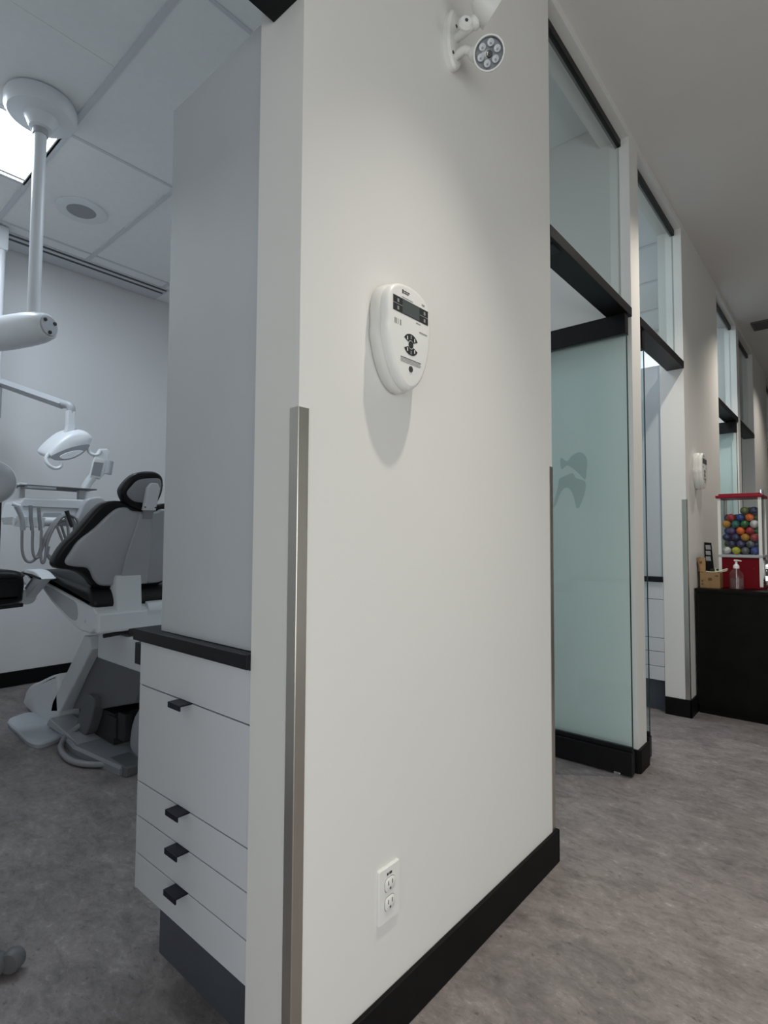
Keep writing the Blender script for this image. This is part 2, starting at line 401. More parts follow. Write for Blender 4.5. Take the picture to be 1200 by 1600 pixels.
def glass_door(n, y0, pane, label, has_figure):
    t = thing('door_%d' % n, label, 'door', (-0.46, y0+0.022, 0.0), None, 'structure')
    x0, x1 = -0.925, -0.004
    rb = nb(); box(rb, x0, x1, y0, y0+0.045, 0.008, 0.112, bev=0.002); box(rb, x0, x1, y0+0.012, y0+0.033, 0.112, 0.135, bev=0.004)
    obj('bottom_rail', rb, 'black_metal', t)
    obj('top_rail', bx(x0, x1, y0, y0+0.045, 2.083, 2.182, bev=0.002), 'black_metal', t)
    p = obj('pane', bx(x0, x1-0.003, y0+0.017, y0+0.028, 0.135, 2.083), pane, t)
    obj('pane_edge', bx(x1-0.003, x1, y0+0.017, y0+0.028, 0.135, 2.083), 'glass_edge', p)
    obj('floor_pivot', bx(-0.085, -0.055, y0-0.004, y0+0.020, 0.0, 0.014, bev=0.003), 'chrome', t)
    if has_figure:
        U = [(-0.335,1.515),(-0.303,1.494),(-0.277,1.52),(-0.241,1.535),(-0.214,1.521),(-0.2,1.488),(-0.204,1.433),(-0.212,1.396),(-0.243,1.429),(-0.278,1.46),(-0.303,1.473),(-0.332,1.457)]
        Lw = [(-0.314,1.42),(-0.274,1.432),(-0.257,1.406),(-0.212,1.386),(-0.212,1.337),(-0.23,1.283),(-0.244,1.256),(-0.257,1.259),(-0.269,1.312),(-0.286,1.348),(-0.311,1.36),(-0.337,1.336),(-0.359,1.281),(-0.378,1.26),(-0.37,1.302),(-0.351,1.366),(-0.344,1.405)]
        e = nb()
        for sh in (U, Lw): slab(e, smooth2(sh, 4), [(0, 0), (0.0006, 0)], lambda a, b, d: (a, y0+0.0162+d, b))
        o = obj('emblem', e, 'emblem_film', p); o['label'] = 'grey tooth-shaped emblem on the glass'  # two flat grey tinted outlines laid on the pane
    return t
glass('emblem_film', (0.915, 0.935, 0.935), refl=0.4)
d1 = glass_door(1, 2.700, 'door_glass', 'open greenish glass door with tooth emblem and black rails', True)
d2 = glass_door(2, 2.977, 'clear_glass', 'clear glass door seen edge-on beyond the partition end', False)
dup(d1, PER, 'small distant greenish glass door behind the toy vending machine').name = 'door_3'
dup(d2, PER, 'distant clear glass door seen edge-on above the toy vending machine').name = 'door_4'

# ------------------------------------------------------------------ stainless corner guards
def guard(y, s, label):
    t_ = 0.0022; L_ = 0.024
    pts = [(0, y-s*L_), (t_, y-s*L_), (t_, y+s*t_*0.4), (t_*0.4, y+s*t_), (-L_, y+s*t_), (-L_, y), (0, y)]
    g = slab(nb(), pts, [(BH, 0), (1.352, 0)], lambda a, b, d: (a, b, d))
    return tag(obj('corner_guard', g, 'steel', None), label, 'corner guard', 'stainless corner guards on the hall wall')
guard(F0, -1, 'tall steel corner guard on the wall corner nearest the camera')
guard(F1, 1, 'steel corner guard on the corner beside the glass door with tooth emblem')
guard(F0+PER, -1, 'steel corner guard on the wall corner beside the black cabinet')

# ------------------------------------------------------------------ tower cabinet between the two room openings
XL = -0.625
def handle_bm(xc, y, z):
    h = nb(); wd = 0.055
    box(h, xc-wd/2, xc+wd/2, y-0.030, y+0.004, z-0.0005, z+0.0035, bev=0.0015)
    box(h, xc-wd/2, xc+wd/2, y-0.030, y-0.0265, z-0.010, z+0.0035, bev=0.0012)
    return h
t = thing('drawer_cabinet', 'white drawer cabinet with black pulls beside the near wall end', 'cabinet', (-0.38, 1.26, 0))
obj('body', bx(XL+0.004, -TH-0.001, 0.706, F1-0.02, 0.197, 0.826), 'gap', t)
obj('side_panel', bx(XL, XL+0.005, 0.690, F1, 0.197, 0.827), 'laminate', t)
obj('rear_panel', bx(XL, -TH-0.001, F1-0.02, F1, 0.197, 0.827), 'laminate', t)
obj('toe_kick', bx(XL+0.005, -TH-0.001, 0.757, F1-0.06, 0, 0.199), 'toe', t)
zs = [0.199, 0.288, 0.381, 0.468, 0.714, 0.826]
for i in range(5):
    a, b = zs[i]+0.0015, zs[i+1]-0.0015
    f = obj('drawer_front' if i < 4 else 'apron_panel', bx(XL+0.001, -TH-0.002, 0.688, 0.706, a, b, bev=0.001), 'laminate', t)
    if i < 4: obj('pull', handle_bm(-0.395, 0.688, b-0.001), 'handle', f)
cab = t
ct = tag(obj('countertop', bx(XL-0.020, -TH-0.001, 0.676, F1+0.010, 0.828, 0.858, bev=0.0015), 'counter'), 'black countertop on the white drawer cabinet near the camera', 'countertop')
tp = thing('tall_cabinet', 'tall glossy grey cabinet standing on the near black countertop', 'cabinet', (-0.35, 1.26, 0.858))
obj('body', bx(-0.546, -TH-0.001, 0.722, F1-0.03, 0.859, 2.238), 'laminate', tp)
obj('front_panel', bx(-0.549, -TH-0.002, 0.704, 0.720, 0.859, 2.240, bev=0.001), 'gloss_panel', tp)
obj('front_panel', bx(-0.549, -TH-0.002, F1-0.028, F1-0.012, 0.859, 2.240, bev=0.001), 'gloss_panel', tp)
lw = thing('side_worktop', 'low black worktop behind the near drawer cabinet', 'worktop', (-0.72, 1.2, 0))
obj('top', bx(-0.805, XL-0.001, 0.757, 1.75, 0.728, 0.790, bev=0.002), 'counter', lw)
obj('support', bx(-0.70, XL-0.001, 0.80, 1.72, 0.0, 0.728), 'laminate', lw)
for k, nm in ((1, 'seen through the clear glass door'),):
    dup(cab, PER*k, 'white drawer cabinet '+nm)
    dup(ct, PER*k, 'black countertop '+nm)
    dup(tp, PER*k, 'tall glossy grey cabinet '+nm)

# ------------------------------------------------------------------ wall unit with oval face
def wall_unit(label):
    t = thing('wall_controller', label, 'controller', (0.0, 0.964, 1.44), 'oval controllers on the hall wall')
    face = smooth2([(0.8911,1.5757),(0.8887,1.5516),(0.8946,1.5288),(0.9045,1.4977),(0.9190,1.471),(0.9365,1.451),(0.9550,1.4405),(0.9730,1.4405),(0.9920,1.4520),(1.0110,1.4750),(1.0255,1.5080),(1.0345,1.540),(1.039,1.5754),(1.0392,1.6104),(1.028,1.6449),(1.003,1.6620),(0.964,1.6672),(0.925,1.6620),(0.899,1.6440),(0.8905,1.6104)], 3)
    b = slab(nb(), face, [(0.001, -0.004), (0.012, -0.009), (0.024, -0.009), (0.030, -0.006), (0.034, -0.002)], lambda a, c, d: (d, a, c))
    obj('body', b, 'plastic_offwhite', t, True)
    f = slab(nb(), face, [(0.034, -0.004), (0.044, -0.005), (0.051, -0.003), (0.0545, 0.001), (0.0550, 0.005)], lambda a, c, d: (d, a, c))
    fo = obj('front_cover', f, 'plastic_white', t, True)
    X = 0.0550
    def patch(nm, y0, y1, z0, z1, m_, p=fo, th=0.0006): return obj(nm, bx(X-0.0002, X+th, y0, y1, z0, z1), m_, p)
    patch('display', 0.902, 1.0300, 1.5990, 1.6330, 'screen')
    patch('display_window', 0.934, 0.996, 1.6005, 1.6315, 'screen_lit', th=0.0009)
    for (ya, yb) in ((0.902, 0.934), (0.998, 1.030)): patch('display_divider', ya, yb, 1.6152, 1.6164, 'ink_grey', th=0.0009)
    for (yy, zz) in ((0.919, 1.624), (0.919, 1.607), (1.016, 1.624), (1.016, 1.607)):
        patch('display_icon', yy-0.003, yy+0.003, zz-0.004, zz+0.004, 'ink_grey', th=0.0010)
    patch('logo', 0.9335, 0.9385, 1.6455, 1.6540, 'ink'); patch('logo_text', 0.9405, 0.9600, 1.6508, 1.6530, 'ink'); patch('logo_text', 0.9405, 0.9560, 1.6465, 1.6487, 'ink')
    patch('printed_text', 0.932, 0.972, 1.6362, 1.6376, 'ink_grey'); patch('printed_text', 1.006, 1.0165, 1.6400, 1.6440, 'ink_grey')
    for a, b_ in ((0.907, 0.910), (0.912, 0.915), (0.919, 0.9205), (0.926, 0.930)): patch('printed_mark', a, b_, 1.571, 1.583, 'ink_grey')
    patch('printed_text', 0.984, 1.001, 1.5918, 1.5940, 'ink_grey'); patch('printed_text', 0.997, 1.0265, 1.5730, 1.5758, 'ink_grey')
    for s in (1, -1):
        pts = []
        for i in range(9):
            a = math.radians(90-62+124*i/8); pts.append((0.9653+0.0275*math.cos(a), 1.5362+s*0.0245*math.sin(a)))
        for i in range(5):
            a = math.radians(90+62-124*i/4); pts.append((0.9653+0.0105*math.cos(a), 1.5362+s*0.0105*math.sin(a)))
        o = obj('keypad', slab(nb(), pts, [(X-0.0002, 0), (X+0.0008, 0)], lambda a, c, d: (d, a, c)), 'screen', fo)
        for i in (-1, 0, 1):
            a = math.radians(90-i*42); yy = 0.9653+0.0195*math.cos(a); zz = 1.5362+s*0.0175*math.sin(a)
            obj('key', bx(X+0.0006, X+0.0012, yy-0.0016, yy+0.0016, zz-0.004, zz+0.004), 'plastic_white' if i else 'ink_grey', o)
    obj('centre_key', lathe(nb(), [(0, X), (0.0085, X), (0.0085, X+0.001), (0, X+0.001)], 16, Matrix.Translation((0, 0.9653, 1.5362)) @ Matrix.Rotation(PI/2, 4, 'Y')), 'screen', fo)
    for i in range(4): patch('printed_text', 0.929, 1.003-0.003*(i % 2), 1.5010-0.0032*i, 1.5026-0.0032*i, 'ink' if i == 0 else 'ink_grey')
    obj('round_key', lathe(nb(), [(0, X), (0.0072, X), (0.0068, X+0.0016), (0, X+0.0018)], 18, Matrix.Translation((0, 0.965, 1.4803)) @ Matrix.Rotation(PI/2, 4, 'Y')), 'ink', fo)
    obj('port', bx(0.004, 0.020, 0.9105, 0.921, 1.4745, 1.4855), 'ink', t)
    return t
wu = wall_unit('white oval controller with keypad on the near wall pier')
dup(wu, PER, 'small distant white oval controller above the black cabinet')

# ------------------------------------------------------------------ wall outlet
t = thing('wall_outlet', 'white duplex wall outlet low on the near pier', 'outlet', (0, 0.9585, 0.258))
pl = obj('cover_plate', slab(nb(), rrect(0.9225, 0.9945, 0.2575, 0.3755, 0.004), [(0, 0), (0.004, 0.0002), (0.0062, 0.0022)], lambda a, c, d: (d, a, c)), 'plastic_white', t, True)
for zc in (0.3365, 0.2965):
    o_ = obj('receptacle', slab(nb(), rrect(0.9585-0.0165, 0.9585+0.0165, zc-0.0145, zc+0.0145, 0.010), [(0.005, 0), (0.0082, 0), (0.0088, 0.0008)], lambda a, c, d: (d, a, c)), 'plastic_white', t, True)
    rim = slab(nb(), rrect(0.9585-0.0178, 0.9585+0.0178, zc-0.0158, zc+0.0158, 0.011), [(0.005, 0), (0.0064, 0)], lambda a, c, d: (d, a, c))
    obj('rim', rim, 'ink_grey', o_)
    for yy in (0.9520, 0.9650): obj('slot', bx(0.0085, 0.0091, yy-0.0012, yy+0.0012, zc, zc+0.009), 'ink', o_)
    obj('ground_hole', lathe(nb(), [(0, 0), (0.0028, 0), (0.0028, 0.0006), (0, 0.0006)], 12, Matrix.Translation((0.0085, 0.9585, zc-0.008)) @ Matrix.Rotation(PI/2, 4, 'Y')), 'ink', o_)
for a, b in ((0.949, 0.954), (0.957, 0.9655)): obj('test_button', bx(0.006, 0.0072, a, b, 0.3575, 0.3625), 'ink', t)

# ------------------------------------------------------------------ emergency light, two swivel heads
t = thing('emergency_light', 'white twin-head emergency light high on the near pier', 'light', (0, 1.205, 2.37))
obj('back_plate', slab(nb(), smooth2([(1.172,2.47),(1.172,2.42),(1.185,2.385),(1.205,2.372),(1.226,2.385),(1.238,2.42),(1.238,2.50),(1.225,2.53),(1.205,2.538),(1.185,2.52)], 3), [(0, 0), (0.014, 0), (0.020, 0.005)], lambda a, c, d: (d, a, c)), 'plastic_white', t, True)
for (yy, zz) in ((1.190, 2.405), (1.206, 2.490)):
    obj('screw', lathe(nb(), [(0, 0), (0.0042, 0), (0.0042, 0.002), (0, 0.0025)], 12, Matrix.Translation((0.0195, yy, zz)) @ Matrix.Rotation(PI/2, 4, 'Y')), 'ink', t)
def head(pj, c, aim, nm):
    k = nb(); tube(k, [pj, (pj[0]+0.03, pj[1], pj[2]), ((pj[0]+c[0])/2+0.01, (pj[1]+c[1])/2, (pj[2]+c[2])/2), c], 0.011, 10, 4)
    bmesh.ops.create_uvsphere(k, u_segments=14, v_segments=8, radius=0.018, matrix=Matrix.Translation(((pj[0]+c[0])/2+0.008, (pj[1]+c[1])/2, (pj[2]+c[2])/2)))
    obj('swivel_arm', k, 'plastic_white', t, True)
    M_ = rodmtx(c, aim)
    h = obj('lamp_head', lathe(nb(), [(0.016, -0.042), (0.022, -0.044), (0.030, -0.030), (0.0385, 0.0), (0.0405, 0.010), (0.0405, 0.014), (0.037, 0.014), (0.036, 0.004), (0.0, 0.003)], 28, M_), 'plastic_white', t, True)
    obj('reflector', lathe(nb(), [(0.0, 0.0045), (0.0355, 0.0045), (0.0365, 0.0125), (0.0355, 0.0125)], 28, M_), 'equip_mid', h, True)
    for i in range(6):
        a = i*PI/3+0.3; q = Matrix.Translation((0.0225*math.cos(a), 0.0225*math.sin(a), 0.0))
        led = obj('led', lathe(nb(), [(0.0088, 0.0135), (0.0075, 0.012), (0.003, 0.007), (0, 0.007)], 14, M_ @ q), 'equip_white', h, True)
        obj('led_chip', lathe(nb(), [(0.0024, 0.0072), (0.0024, 0.0085), (0, 0.0088)], 8, M_ @ q), 'ink_grey', led)
    obj('hub', lathe(nb(), [(0.009, 0.0046), (0.008, 0.009), (0, 0.0095)], 12, M_), 'ink', h)
    return h
head((0.018, 1.205, 2.405), (0.108, 1.228, 2.372), (0.42, -0.82, -0.40), 1)
head((0.018, 1.205, 2.455), (0.112, 1.222, 2.490), (0.36, 0.70, -0.45), 2)
obj('joint_cap', lathe(nb(), [(0.017, 0), (0.019, 0.008), (0.014, 0.016), (0.004, 0.017), (0.004, 0.012), (0, 0.012)], 18, rodmtx((0.072, 1.166, 2.428), (0.75, -0.66, 0))), 'plastic_white', t, True)
obj('pivot_screw', lathe(nb(), [(0.0045, 0), (0.0045, 0.018), (0, 0.018)], 10, rodmtx((0.072, 1.166, 2.428), (0.75, -0.66, 0))), 'ink', t)

# ------------------------------------------------------------------ room ceiling things
t = thing('ceiling_speaker', 'round white speaker set in a ceiling tile', 'speaker', (-2.97, 1.345, ZR-0.012))
MC = Matrix.Translation((-2.97, 1.345, ZR+0.002)) @ Matrix.Rotation(PI, 4, 'X')
obj('rim', lathe(nb(), [(0.085, 0.0), (0.150, 0.0), (0.148, 0.008), (0.110, 0.013), (0.088, 0.011), (0.085, 0.006)], 40, MC), 'equip_white', t, True)
obj('grille', lathe(nb(), [(0.086, 0.0), (0.086, 0.007), (0, 0.009)], 40, MC), 'equip_mid', t, True)
t = thing('slot_diffuser', 'white linear air diffuser with black slots along the ceiling edge', 'air diffuser', (-3.70, 0.2, ZR-0.01))
obj('frame', bx(-3.885, -3.625, -0.20, 2.30, ZR-0.006, ZR+0.003), 'ceil_grid', t)
for a in (-3.735, -3.665): obj('slot', bx(a, a+0.028, -0.19, 2.285, ZR-0.0075, ZR-0.0055), 'ink', t)
t = thing('ceiling_pole', 'white ceiling-mounted pole ending in a round-nosed pod', 'equipment arm', (-2.18, 0.866, 2.0))
MC = Matrix.Translation((-2.165, 0.862, ZR-0.003)) @ Matrix.Rotation(PI, 4, 'X')
obj('canopy', lathe(nb(), [(0.0, 0.0), (0.150, 0.0), (0.155, 0.012), (0.155, 0.055), (0.140, 0.075), (0.075, 0.080), (0.066, 0.092), (0.05, 0.13), (0.040, 0.135), (0.0, 0.135)], 40, MC), 'equip_white', t, True)
obj('pole', tube(nb(), [(-2.165, 0.862, ZR-0.13), (-2.19, 0.868, 2.16)], 0.028, 20), 'equip_white', t, True)
obj('collar', tube(nb(), [(-2.166, 0.862, ZR-0.13), (-2.167, 0.8625, ZR-0.165)], 0.034, 20), 'equip_grey', t, True)
pod = lathe(nb(), [(0.0, 0.0), (0.052, 0.002), (0.062, 0.012), (0.074, 0.06), (0.080, 0.14), (0.082, 0.26), (0.076, 0.40), (0.050, 0.50), (0.0, 0.53)], 28, Matrix.Translation((-2.12, 0.915, 2.112)) @ Vector((-0.90, -0.43, -0.04)).to_track_quat('Z', 'Y').to_matrix().to_4x4())
po = obj('pod', pod, 'equip_white', t, True)
EM = Matrix.Translation((-2.119, 0.9155, 2.112)) @ Vector((0.90, 0.43, 0.04)).to_track_quat('Z', 'Y').to_matrix().to_4x4()
obj('end_cap', lathe(nb(), [(0.0, 0.004), (0.046, 0.003), (0.050, -0.002)], 24, EM), 'equip_grey', po, True)
for (a, b) in ((0.028, 0.020), (-0.026, 0.022), (0.0, -0.032)):
    obj('knob', lathe(nb(), [(0.009, 0.003), (0.008, 0.009), (0, 0.010)], 12, EM @ Matrix.Translation((a, b, 0))), 'rubber', po)

# operatory light on its own ceiling post
t = thing('dental_light', 'white dental operating light on a jointed arm', 'dental light', (-3.55, 1.09, 1.53))
obj('post', tube(nb(), [(-3.585, 1.064, ZR-0.004), (-3.585, 1.064, 2.02)], 0.027, 18), 'equip_white', t, True)
obj('post_canopy', bx(-3.62, -3.55, 1.00, 1.100, ZR-0.17, ZR-0.006, bev=0.012), 'equip_white', t, True)
obj('post_sleeve', tube(nb(), [(-3.585, 1.064, 2.10), (-3.585, 1.064, 1.90)], 0.036, 18), 'equip_grey', t, True)
ar = nb(); tube(ar, [(-3.60, 1.085, 2.145), (-3.045, 1.300, 1.945)], 0.030, 4)
obj('arm', ar, 'equip_grey', t)
obj('elbow', tube(nb(), [(-3.06, 1.294, 1.950), (-3.02, 1.318, 1.942), (-3.0, 1.330, 1.925), (-3.0, 1.334, 1.88)], 0.025, 14, 5), 'equip_grey', t, True)
obj('drop_bracket', slab(nb(), [(1.305, 1.90), (1.352, 1.90), (1.352, 1.80), (1.343, 1.745), (1.292, 1.745), (1.305, 1.80)], prof_round(0.045, 0.006, 2), lambda a, c, d: (-3.02+d, a, c)), 'equip_white', t)
hl = smooth2([(1.173,1.610),(1.19,1.582),(1.246,1.583),(1.319,1.605),(1.393,1.660),(1.432,1.715),(1.429,1.76),(1.378,1.781),(1.295,1.750),(1.224,1.685)], 4)
hd = obj('lamp_head', slab(nb(), hl, [(0.0, 0.020), (0.010, 0.006), (0.035, 0.0), (0.12, 0.0), (0.155, 0.008), (0.165, 0.024)], lambda a, c, d: (-3.08+d, a+d*0.10-0.008, c-d*0.25+0.03)), 'equip_white', t, True)
hl2 = smooth2([(1.190,1.600),(1.21,1.578),(1.256,1.580),(1.319,1.600),(1.383,1.650),(1.410,1.690),(1.396,1.700),(1.330,1.680),(1.265,1.650)], 4)
obj('lamp_face', slab(nb(), hl2, [(0.0, 0.0), (0.008, 0.002)], lambda a, c, d: (-2.913+d, a+0.008, c-0.012)), 'equip_mid', hd, True)
obj('lens', slab(nb(), smooth2([(1.235,1.600),(1.262,1.588),(1.315,1.607),(1.362,1.642),(1.366,1.655),(1.320,1.650),(1.262,1.625)], 4), [(0.0, 0.0), (0.004, 0.002)], lambda a, c, d: (-2.905+d, a+0.008, c-0.014)), 'equip_white', hd, True)
for pts in ([(-2.93,1.188,1.60),(-2.92,1.172,1.565),(-2.905,1.186,1.528),(-2.90,1.222,1.512),(-2.895,1.250,1.528),(-2.895,1.247,1.555)], [(-2.93,1.412,1.68),(-2.92,1.420,1.640),(-2.905,1.445,1.622),(-2.90,1.472,1.632),(-2.895,1.482,1.655)]):
    obj('handle', tube(nb(), pts, 0.012, 10, 5, r1=0.009), 'equip_white', t, True)

# round x-ray head at the left edge
t = thing('xray_head', 'round translucent-grey disc head at the left picture edge', 'dental equipment', (-2.4, 0.79, 0.95))
MX = Matrix.Translation((-2.40, 0.770, 1.362)) @ Vector((0.92, -0.35, 0.05)).to_track_quat('Z', 'Y').to_matrix().to_4x4()
obj('disc', lathe(nb(), [(0.0, -0.02), (0.085, -0.02), (0.104, -0.006), (0.106, 0.004), (0.098, 0.012), (0.060, 0.022), (0.0, 0.026)], 36, MX), 'equip_grey', t, True)
obj('rim', lathe(nb(), [(0.106, -0.006), (0.110, 0.0), (0.106, 0.006)], 36, MX), 'equip_white', t, True)
obj('stem', bx(-2.44, -2.40, 0.800, 0.822, 0.995, 1.27, bev=0.004), 'rubber', t)

# ------------------------------------------------------------------ instrument delivery unit
t = thing('delivery_unit', 'white dental delivery unit with hoses and tray', 'dental unit', (-2.85, 1.2, 0))
obj('console', slab(nb(), [(0.985,1.205),(1.0,1.285),(1.02,1.315),(1.46,1.325),(1.47,1.21),(1.40,1.165),(1.0,1.165)], prof_round(0.30, 0.010, 3), lambda a, c, d: (-3.06+d, a, c)), 'equip_white', t)
obj('console_step', bx(-3.06, -2.748, 1.015, 1.330, 1.262, 1.268), 'equip_mid', t)
obj('side_cheek', slab(nb(), smooth2([(1.285,1.17),(1.300,1.25),(1.34,1.325),(1.44,1.330),(1.44,1.17)], 4), prof_round(0.06, 0.014, 3), lambda a, c, d: (-2.77+d, a, c)), 'equip_grey', t, True)
obj('keypad', slab(nb(), [(1.105,1.185),(1.12,1.232),(1.215,1.236),(1.205,1.185)], [(0, 0), (0.004, 0.001)], lambda a, c, d: (-2.762+d, a, c)), 'equip_grey', t)
obj('tray_post', bx(-2.90, -2.86, 1.022, 1.052, 1.31, 1.385, bev=0.004), 'equip_white', t)
obj('tray_post', bx(-2.90, -2.86, 1.345, 1.380, 1.31, 1.395, bev=0.004), 'equip_white', t)
tr = obj('tray', bx(-3.02, -2.76, 1.000, 1.412, 1.384, 1.392, bev=0.002), 'equip_dark', t)
obj('tray_rim', bx(-3.025, -2.755, 0.994, 1.03, 1.386, 1.398, bev=0.003), 'equip_white', tr)
obj('tray_clip', bx(-2.80, -2.752, 1.03, 1.18, 1.372, 1.384), 'equip_grey', tr)
hb = tube(nb(), [(-2.735, 0.965, 1.178), (-2.735, 1.29, 1.184)], 0.026, 14)
obj('holder_bar', hb, 'equip_white', t, True)
hy = [(0.985, 1.262), (1.030, 1.270), (1.072, 1.258)]
for i, (y, z) in enumerate(hy):
    obj('holder_ring', tube(nb(), [(-2.735, y+0.012, 1.150), (-2.735, y+0.018, 1.205)], 0.034, 14), 'equip_white', t, True)
    h = obj('handpiece', tube(nb(), [(-2.705, y-0.018 if i == 0 else y+0.005, z), (-2.705, y+0.010, 1.20), (-2.705, y+0.018, 1.13)], 0.013 if i == 0 else 0.010, 10, 4), 'equip_grey' if i == 0 else 'equip_mid', t, True)
    if i == 0: obj('tip', tube(nb(), [(-2.705, 0.945, 1.275), (-2.705, 0.985, 1.262)], 0.011, 10), 'equip_white', h)
X_ = -2.70
hoses = [
 [(0.998,1.13),(1.002,1.02),(1.020,0.965),(1.050,0.955),(1.080,0.99),(1.110,1.09),(1.160,1.185),(1.225,1.226),(1.262,1.18),(1.262,1.09)],
 [(1.048,1.13),(1.050,1.03),(1.062,0.980),(1.085,0.985),(1.105,1.05),(1.140,1.14),(1.190,1.205),(1.240,1.205),(1.275,1.12),(1.272,1.05)],
 [(1.090,1.13),(1.090,1.00),(1.098,0.948),(1.112,0.965),(1.122,1.06),(1.155,1.15),(1.205,1.216),(1.258,1.212),(1.290,1.15),(1.29,1.06)],
 [(1.165,1.16),(1.195,1.08),(1.225,1.02),(1.232,1.00)],
 [(1.195,1.16),(1.215,1.10),(1.240,1.03),(1.262,1.00)],
 [(1.215,1.21),(1.232,1.12),(1.222,1.03),(1.180,0.985),(1.135,0.985),(1.118,1.03),(1.130,1.10),(1.170,1.17),(1.235,1.20)],
 [(1.130,1.04),(1.125,0.99),(1.150,0.958),(1.200,0.955),(1.240,0.975)],
]
for i, hp in enumerate(hoses):
    obj('hose', tube(nb(), [(X_+0.006*(i % 4), a, b) for a, b in hp], 0.0075, 8, 5), 'hose', t, True)
obj('syringe', tube(nb(), [(-2.655, 1.205, 1.245), (-2.655, 1.222, 1.195), (-2.655, 1.236, 1.150)], 0.013, 10, 3, r1=0.008), 'rubber', t, True)
obj('support_arm', tube(nb(), [(-2.95, 1.40, 1.18), (-2.95, 1.46, 1.10), (-2.92, 1.50, 0.85), (-2.85, 1.45, 0.60)], 0.035, 12, 5), 'equip_white', t, True)
dsp = obj('display_arm', tube(nb(), [(-2.93, 1.385, 1.32), (-2.93, 1.41, 1.42), (-2.92, 1.45, 1.49)], 0.028, 12, 4), 'equip_white', t, True)
obj('display', slab(nb(), [(1.420,1.480),(1.440,1.600),(1.474,1.665),(1.520,1.672),(1.536,1.655),(1.510,1.500),(1.480,1.468)], prof_round(0.03, 0.007, 3), lambda a, c, d: (-2.925+d, a, c)), 'equip_white', t, True)
obj('display_window', slab(nb(), [(1.425,1.490),(1.440,1.575),(1.500,1.575),(1.482,1.484)], [(0, 0), (0.004, 0.001)], lambda a, c, d: (-2.897+d, a, c)), 'equip_mid', dsp)
obj('display_band', slab(nb(), [(1.440,1.575),(1.446,1.600),(1.504,1.600),(1.500,1.575)], [(0, 0), (0.005, 0.001)], lambda a, c, d: (-2.897+d, a, c)), 'plastic_white', dsp)
obj('cup_holder', tube(nb(), [(-2.89, 1.527, 1.505), (-2.89, 1.538, 1.590)], 0.022, 14), 'equip_grey', dsp, True)

# ------------------------------------------------------------------ dental chair
t = thing('dental_chair', 'black upholstered dental chair with grey shell back', 'dental chair', (-2.25, 1.32, 0))
YC = 1.325
def bp(a, c, d): return (0.81+(-3.155+0.30*c+d)*0.948, a*0.948, 1.1+(c-1.1)*0.948)         # tilted plane of the backrest
half = [(1.262,1.262),(1.205,1.276),(1.138,1.267),(1.099,1.232),(1.063,1.178),(1.023,1.116),(0.98,1.062),(0.954,1.008),(0.948,0.972),(0.968,0.947),(1.019,0.938),(1.07,0.921),(1.114,0.887),(1.143,0.853),(1.188,0.833),(1.260,0.830)]
def mirror(h): return h+[(2*YC-a, b) for a, b in h[::-1]]
bk = slab(nb(), smooth2(mirror(half), 3), prof_round(0.085, 0.018, 3), lambda a, c, d: bp(a, c, d-0.075))
obj('backrest', bk, 'vinyl_black', t, True)
halfs = [(1.270,1.228),(1.235,1.244),(1.189,1.236),(1.148,1.199),(1.098,1.139),(1.034,1.077),(1.007,1.025),(0.990,0.986),(0.999,0.964),(1.037,0.953),(1.097,0.942),(1.128,0.892),(1.16,0.858),(1.202,0.849),(1.270,0.850)]
sh = obj('back_shell', slab(nb(), smooth2(mirror(halfs), 3), [(0, 0), (0.012, 0.0), (0.020, 0.004), (0.025, 0.011)], lambda a, c, d: bp(a, c, d+0.006)), 'equip_grey', t, True)
obj('spine_cover', slab(nb(), [(1.252,0.85),(1.262,1.00),(1.298,1.215),(1.362,1.215),(1.392,1.00),(1.398,0.85)], [(0, 0), (0.010, 0.001), (0.014, 0.006)], lambda a, c, d: bp(a, c, d+0.030)), 'equip_grey', sh)
obj('back_bracket', slab(nb(), rrect(1.160, 1.290, 0.715, 0.915, 0.012), [(0, 0), (0.060, 0), (0.072, 0.006)], lambda a, c, d: (-1.935+d-0.10*(c-0.7), a, c)), 'equip_white', t, True)
hr = smooth2([(1.195,1.314),(1.201,1.355),(1.240,1.405),(1.292,1.426),(1.351,1.428),(1.392,1.402),(1.404,1.344),(1.395,1.294),(1.374,1.26),(1.334,1.235),(1.277,1.239),(1.230,1.263)], 4)
obj('headrest', slab(nb(), hr, prof_round(0.075, 0.022, 4), lambda a, c, d: bp(a, c, d-0.040)), 'vinyl_black', t, True)
obj('headrest_shell', slab(nb(), smooth2([(1.218,1.309),(1.234,1.348),(1.267,1.382),(1.34,1.395),(1.375,1.391),(1.387,1.343),(1.375,1.293),(1.345,1.272),(1.262,1.274)], 4), [(0, 0), (0.006, 0.001), (0.010, 0.008)], lambda a, c, d: bp(a, c, d+0.034)), 'equip_mid', t, True)
hb_ = obj('headrest_bracket', slab(nb(), [(1.300,1.232),(1.302,1.345),(1.318,1.368),(1.352,1.368),(1.368,1.345),(1.364,1.232)], prof_round(0.030, 0.006, 2), lambda a, c, d: bp(a, c, d+0.040)), 'equip_white', t)
obj('headrest_slide', slab(nb(), rrect(1.312, 1.360, 1.19, 1.245, 0.006), [(0, 0), (0.02, 0)], lambda a, c, d: bp(a, c, d+0.034)), 'equip_mid', t)
for (a, c) in ((1.305, 1.247), (1.358, 1.247), (1.373, 1.333), (1.373, 1.360)): obj('bolt', lathe(nb(), [(0.004, 0), (0.004, 0.004), (0, 0.005)], 8, Matrix.Translation(bp(a, c, 0.068)) @ Matrix.Rotation(PI/2, 4, 'Y')), 'ink', hb_)
